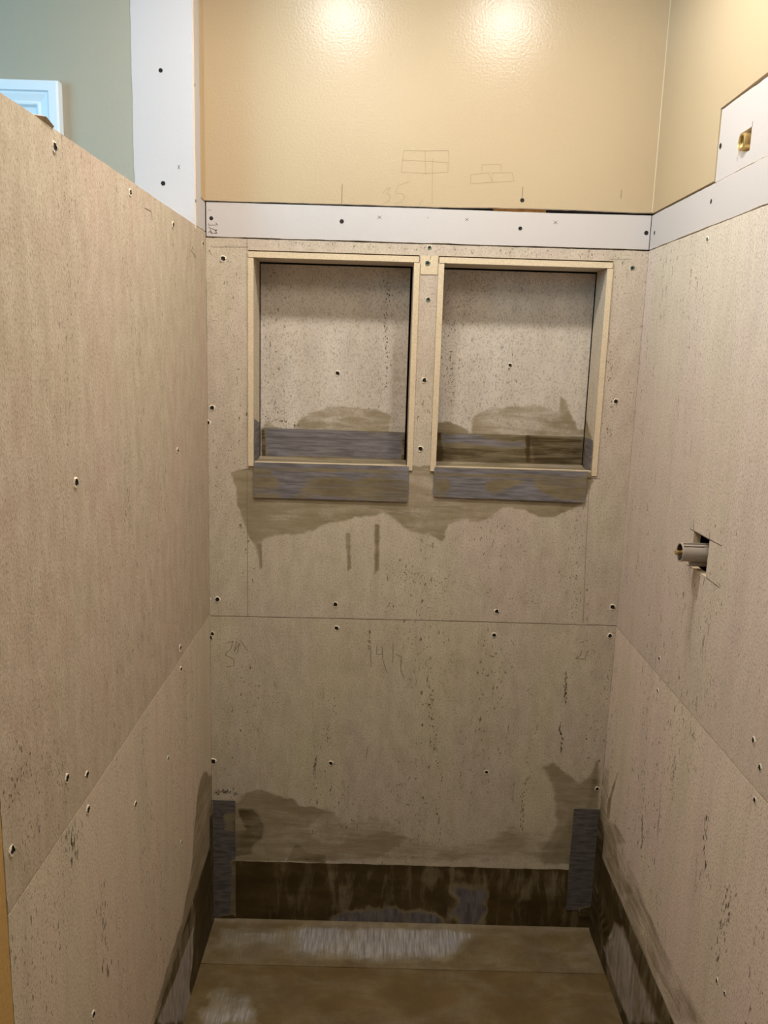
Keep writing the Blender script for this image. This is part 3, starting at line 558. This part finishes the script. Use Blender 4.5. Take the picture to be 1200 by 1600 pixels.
strip('short grey membrane flap up the right side of the right niche', 'R', .8440, .0060, .0800, 1.1390, 1.2080, mat='strip', smears=[([(.06, 1.13), (.09, 1.13), (.09, 1.21), (.07, 1.21)], .7, .005, .004)])
wetb = dict(base=.86)
strip('dark olive membrane strip along the foot of the back wall', 'B', -.0020, .0030, W - .003, .0015, .1620, 'base_strip', t=.0010, base=.90, step=.004, wave=.0007, jit=(0, 0, 0, .0022),
      smears=[([(0.5291,0.1461),(0.6039,0.1484),(0.6674,0.1276),(0.6704,0.0132),(0.6427,-0.0019),(0.6031,-0.0031),(0.5855,0.0373),(0.5992,0.0818),(0.5581,0.1244)], .10, .016, .014), ([(0.2944,0.0162),(0.3567,0.0482),(0.4512,0.0457),(0.5463,0.0308),(0.5793,-0.0002),(0.2948,-0.0087)], .10, .012, .010),
              ([(0.7466,0.1125),(0.7778,0.1135),(0.7832,0.0785),(0.7518,0.0776)], .60, .014, .010), ([(0.2610,0.1416),(0.3856,0.1453),(0.3727,0.0398),(0.3019,0.0377)], .78, .01, .01), ([(0.0741,0.1620),(0.1207,0.1634),(0.1052,-0.0036),(0.0610,-0.0050)], 1.1, .01, .01),
              ([(0.4792,0.1447),(0.8844,0.1567),(0.8893,0.0905),(0.4803,0.1134)], .74, .02, .01)])
strip('grey vertical membrane strip in the left back corner above the floor', 'B', -.0038, .0010, .0560, .0080, .3225, 'corner', t=.0010,
      smears=[([(0.0027,0.0075),(0.0611,0.0217),(0.0609,-0.0139),(0.0025,-0.0156)], 1.0, .004, .003), ([(0.0284,0.2886),(0.0561,0.2978),(0.0558,0.2386),(0.0312,0.2464)], .55, .006, .004), ([(0.0462,0.1698),(0.0586,0.1702),(0.0579,0.0127),(0.0422,0.0211)], .5, .004, .003)])
strip('grey vertical membrane strip in the right back corner above the floor', 'B', -.0038, .8660, W - .001, .0350, .3260, 'corner', t=.0010, vlo=lambda u: .055 - .02 * (u > .9),
      smears=[([(0.8565,0.3250),(0.8688,0.3253),(0.8642,0.0897),(0.8579,0.0895)], .45, .003, .003), ([(0.8995,0.0590),(0.9305,0.0653),(0.9340,0.0210),(0.8952,0.0110)], .9, .004, .003)])
strip('narrow folded side of the membrane strip in the left back corner', 'L', .0034, -.0300, -.0045, .0080, .3200, 'corner', t=.0009, base=.50, vhi=lambda u: .32 + .9 * (u + .0035), smears=[([(-.03, 0), (-.012, 0), (-.012, .30), (-.03, .30)], .85, .004, .003)])
strip('dark folded side of the membrane strip in the right back corner', 'R', W - .0034, -.0480, -.0045, .0080, .3240, 'corner', t=.0009, base=.78, vhi=lambda u: .326 + .8 * (u + .0035))
strip('mottled membrane strip along the foot of the left half wall', 'L', .0020, -.98, -.0035, .0015, .2150, 'side_strip', t=.0010, step=.005, wave=.0006, base=.88, jit=(0, 0, 0, .001),
      vhi=lambda u: .222 + .075 * max(-.55, u),
      smears=[([(-0.2052,0.1667),(-0.2418,0.1559),(-0.3394,0.1814),(-0.4725,0.1958),(-0.5165,0.1819),(-0.2448,-0.0714),(-0.2294,-0.0206),(-0.2620,0.0274),(-0.2235,0.0706)], .12, .004, .012), ([(-0.2139,0.2200),(-0.2393,0.1926),(-0.4171,0.2031),(-0.5149,0.2005),(-0.5467,0.2100),(-0.5048,0.1710),(-0.3571,0.1521),(-0.2003,0.1472)], .66, .003, .002)])
strip('mottled membrane strip along the foot of the right wall', 'R', W - .0020, -.98, -.0035, .0015, .2300, 'side_strip', t=.0010, step=.0045, wave=.0003, base=.86,
      bulge=lambda U, V: .0055 * np.exp(-((U + .12) / .05) ** 2 - ((V - .10) / .05) ** 2) * (.5 + .5 * np.sin(U * 260 + V * 60 + 3 * np.sin(V * 60))),
      smears=[([(-0.1824,0.1611),(-0.2574,0.2035),(-0.3066,0.1897),(-0.3894,0.1929),(-0.4661,0.1903),(-0.4892,0.1842),(-0.3296,0.0353),(-0.2523,0.0275),(-0.1574,0.0351),(-0.1252,0.0504),(-0.1629,0.1054)], .22, .005, .008),
              ([(-0.2285,0.1732),(-0.2814,0.1844),(-0.2903,0.1230),(-0.2679,0.0885),(-0.2338,0.1226)], .0, .004, .004), ([(-0.0404,0.2350),(-0.3661,0.2323),(-0.5401,0.2316),(-0.4723,0.1684),(-0.2869,0.1812),(-0.1584,0.2072)], .72, .008, .008),
              ([(-0.1467,0.0345),(-0.2010,0.0309),(-0.2863,0.0264),(-0.2559,-0.0173),(-0.1714,-0.0112)], .62, .005, .004)])
pan = panel('shower_pan', 'F', 0, .0, W, -1.1, 0, .012, 'pan', 'pan', .008, base=.80, wave=.0016,
      smears=[([(0.0253,-0.0351),(0.1419,-0.0374),(0.3586,-0.0224),(0.5777,-0.0209),(0.6311,-0.0346),(0.6030,-0.0855),(0.5557,-0.1123),(0.4211,-0.1233),(0.2419,-0.1133),(0.1789,-0.0862),(0.1162,-0.0714),(0.0372,-0.0957)], .36, .010, .02),
              ([(0.1959,-0.0354),(0.3586,-0.0247),(0.5775,-0.0231),(0.6201,-0.0350),(0.5912,-0.0817),(0.5561,-0.1061),(0.3612,-0.1090),(0.2250,-0.0930)], .06, .012, .012),
              ([(0.0552,-0.2234),(0.1226,-0.2485),(0.1512,-0.3166),(0.0478,-0.3199),(0.0309,-0.3037)], .34, .012, .02), ([(0.0743,-0.2852),(0.1302,-0.2695),(0.1512,-0.3166),(0.0610,-0.3194)], .18, .010, .02), ([(0.4211,-0.0816),(0.5582,-0.0765),(0.5553,-0.1185),(0.4211,-0.1233)], .1, .012, .01)])
struct(pan); pan.name = 'floor_shower'
fs_ = strip('membrane strip across the back of the shower floor, chalky white in its middle', 'F', .0012, .0030, W - .003, -.150, -.002, 'pan', t=.0006, base=.70, step=.004, wave=.0005,
      bulge=lambda U, V: .006 * np.clip((V + .016) / .016, 0, 1) ** 2,
      smears=[([(0.0253,-0.0351),(0.1419,-0.0374),(0.3586,-0.0224),(0.5777,-0.0209),(0.6311,-0.0346),(0.6030,-0.0855),(0.5553,-0.1185),(0.4211,-0.1274),(0.2429,-0.1236),(0.1807,-0.1010),(0.1178,-0.0821),(0.0372,-0.0957)], .38, .010, .012),
              ([(0.1952,-0.0287),(0.3584,-0.0179),(0.5782,-0.0141),(0.6268,-0.0303),(0.5909,-0.0860),(0.5558,-0.1102),(0.3614,-0.1131),(0.2254,-0.0972)], .15, .020, .016)])

# ------------------------------------------------------------------ plumbing
def lathe(name, prof, c, axis_, mat, parent=None, n=28, mats=None, dents=0):
    ax = Vector(axis_).normalized(); a = ax.orthogonal().normalized(); b = ax.cross(a); vs, fs, rr = [], [], random.Random(3)
    for (s, r) in prof:
        for i in range(n):
            t = 2 * math.pi * i / n; vs.append(tuple(Vector(c) + ax * s + (a * math.cos(t) + b * math.sin(t)) * r))
    for j in range(len(prof) - 1):
        for i in range(n): fs.append([j * n + i, j * n + (i + 1) % n, (j + 1) * n + (i + 1) % n, (j + 1) * n + i])
    if prof[0][1] > 1e-5 and prof[0] != prof[-1]: pass
    return link(name, vs, fs, [mat], parent, None, {'wet_shade': [0.] * len(vs)}, smooth=False)
def smooth(o):
    o.data.polygons.foreach_set('use_smooth', [True] * len(o.data.polygons))
    m = o.modifiers.new('sharp', 'EDGE_SPLIT'); m.split_angle = math.radians(40); return o
vc = (W - .034, -.428, 1.0625)
v = tag(empty('shower_valve', (W + .03, -.428, 1.045)), 'grey valve sleeve with a brass stem poking from the square hole in the right wall', 'valve')
smooth(lathe('sleeve', [(0, .0142), (0, .0162), (.002, .0166), (.0035, .0160), (.036, .0160), (.038, .0166), (.075, .0168), (.075, .0140), (.004, .0140), (0, .0142)], vc, (1, 0, 0), 'pipe', v))
smooth(lathe('sleeve_shade', [(.030, .0001), (.030, .0139), (.0015, .0139), (.0010, .0141)], vc, (1, 0, 0), 'inner_shade', v))  # dark inner skin painting the shade inside the sleeve
smooth(lathe('brass_stem', [(-.0075, .0001), (-.0075, .0036), (-.007, .0042), (.004, .0036), (.004, .0052), (.035, .0052)], (vc[0], vc[1], vc[2] - .001), (1, 0, 0), 'brass', v))
box('rib', W - .031, W + .03, -.4340, -.4300, 1.0770, 1.0800, 'pipe', v)
box('slot', W - .032, W + .02, -.4392, -.4345, 1.0735, 1.0755, 'inner_shade', v)
smooth(lathe('lower_fitting', [(0, .0001), (0, .0050), (.002, .0060), (.05, .0060)], (W - .012, -.4200, 1.0420), (1, 0, 0), 'pipe', v))
smooth(lathe('valve_body', [(0, .0001), (0, .022), (.02, .024), (.04, .02), (.04, .0001)], (W + .034, -.428, 1.055), (1, 0, 0), 'brass', v))
a = tag(empty('pipe_fitting', (W + .03, -.4335, 1.708)), 'open brass pipe fitting inside the square hole of the upper right patch', 'pipe fitting')
ac = (W - .0045, -.4335, 1.7200)
smooth(lathe('brass_collar', [(0, .0095), (-.001, .0108), (0, .0128), (.003, .0134), (.030, .0134), (.030, .0100)], ac, (1, 0, 0), 'brass', a))
smooth(lathe('threaded_bore', [(0, .0095)] + [(.001 + .0016 * k, .0095 - (.0009 if k % 2 else 0)) for k in range(14)] + [(.026, .0001)], ac, (1, 0, 0), 'brass', a))
box('mounting_ear', W + .022, W + .028, -.4600, -.4080, 1.706, 1.733, 'inner_shade', a)  # coloured dark to paint the shade inside the hole

# ------------------------------------------------------------------ frame on the sage wall
fr_ = tag(empty('picture_frame', (-.45, -.108, 1.35)), 'white frame with stepped moulding hung on the sage green wall', 'frame')
fx1, fz1, fx0, fz0 = -.2510, 1.8690, -.80, 1.30
prof = [(0, 0), (0, .0190), (.004, .0210), (.018, .0215), (.020, .0185), (.024, .0180), (.036, .0140), (.039, .0160), (.042, .0155), (.046, .0110), (.060, .0080), (.063, .0095), (.066, .0060), (.070, .0055), (.070, 0)]
vs, fs = [], []
for (k, h) in prof:
    for (x, z) in ((fx0 + k, fz0 + k), (fx1 - k, fz0 + k), (fx1 - k, fz1 - k), (fx0 + k, fz1 - k)): vs.append((x, -.099 - h, z))
for j in range(len(prof) - 1):
    for i in range(4): fs.append([j * 4 + i, j * 4 + (i + 1) % 4, (j + 1) * 4 + (i + 1) % 4, (j + 1) * 4 + i])
link('moulding', vs, fs, ['frame'], fr_)
box('panel', fx0 + .068, fx1 - .068, -.1045, -.0995, fz0 + .068, fz1 - .068, 'frame', fr_)

# ------------------------------------------------------------------ lamps above the shower
for i, (x, y) in enumerate(BULBS):
    L_ = tag(empty('ceiling_light', (x, y, BULB_Z)), ('round recessed light in the shower ceiling, above the left niche', 'round recessed light in the shower ceiling, above the right niche')[i], 'ceiling light', 'shower ceiling lights')
    lathe('lens', [(0, .0001), (0, BULB_R * .5), (0, BULB_R), (.0015, BULB_R + .001)], (x, y, BULB_Z), (0, 0, 1), 'bulb', L_, 28)
    lathe('trim_ring', [(.0015, BULB_R + .001), (-.001, BULB_R + .003), (-.001, BULB_R + .016), (CEIL - BULB_Z - .0003, BULB_R + .020)], (x, y, BULB_Z), (0, 0, 1), 'white', L_, 28)
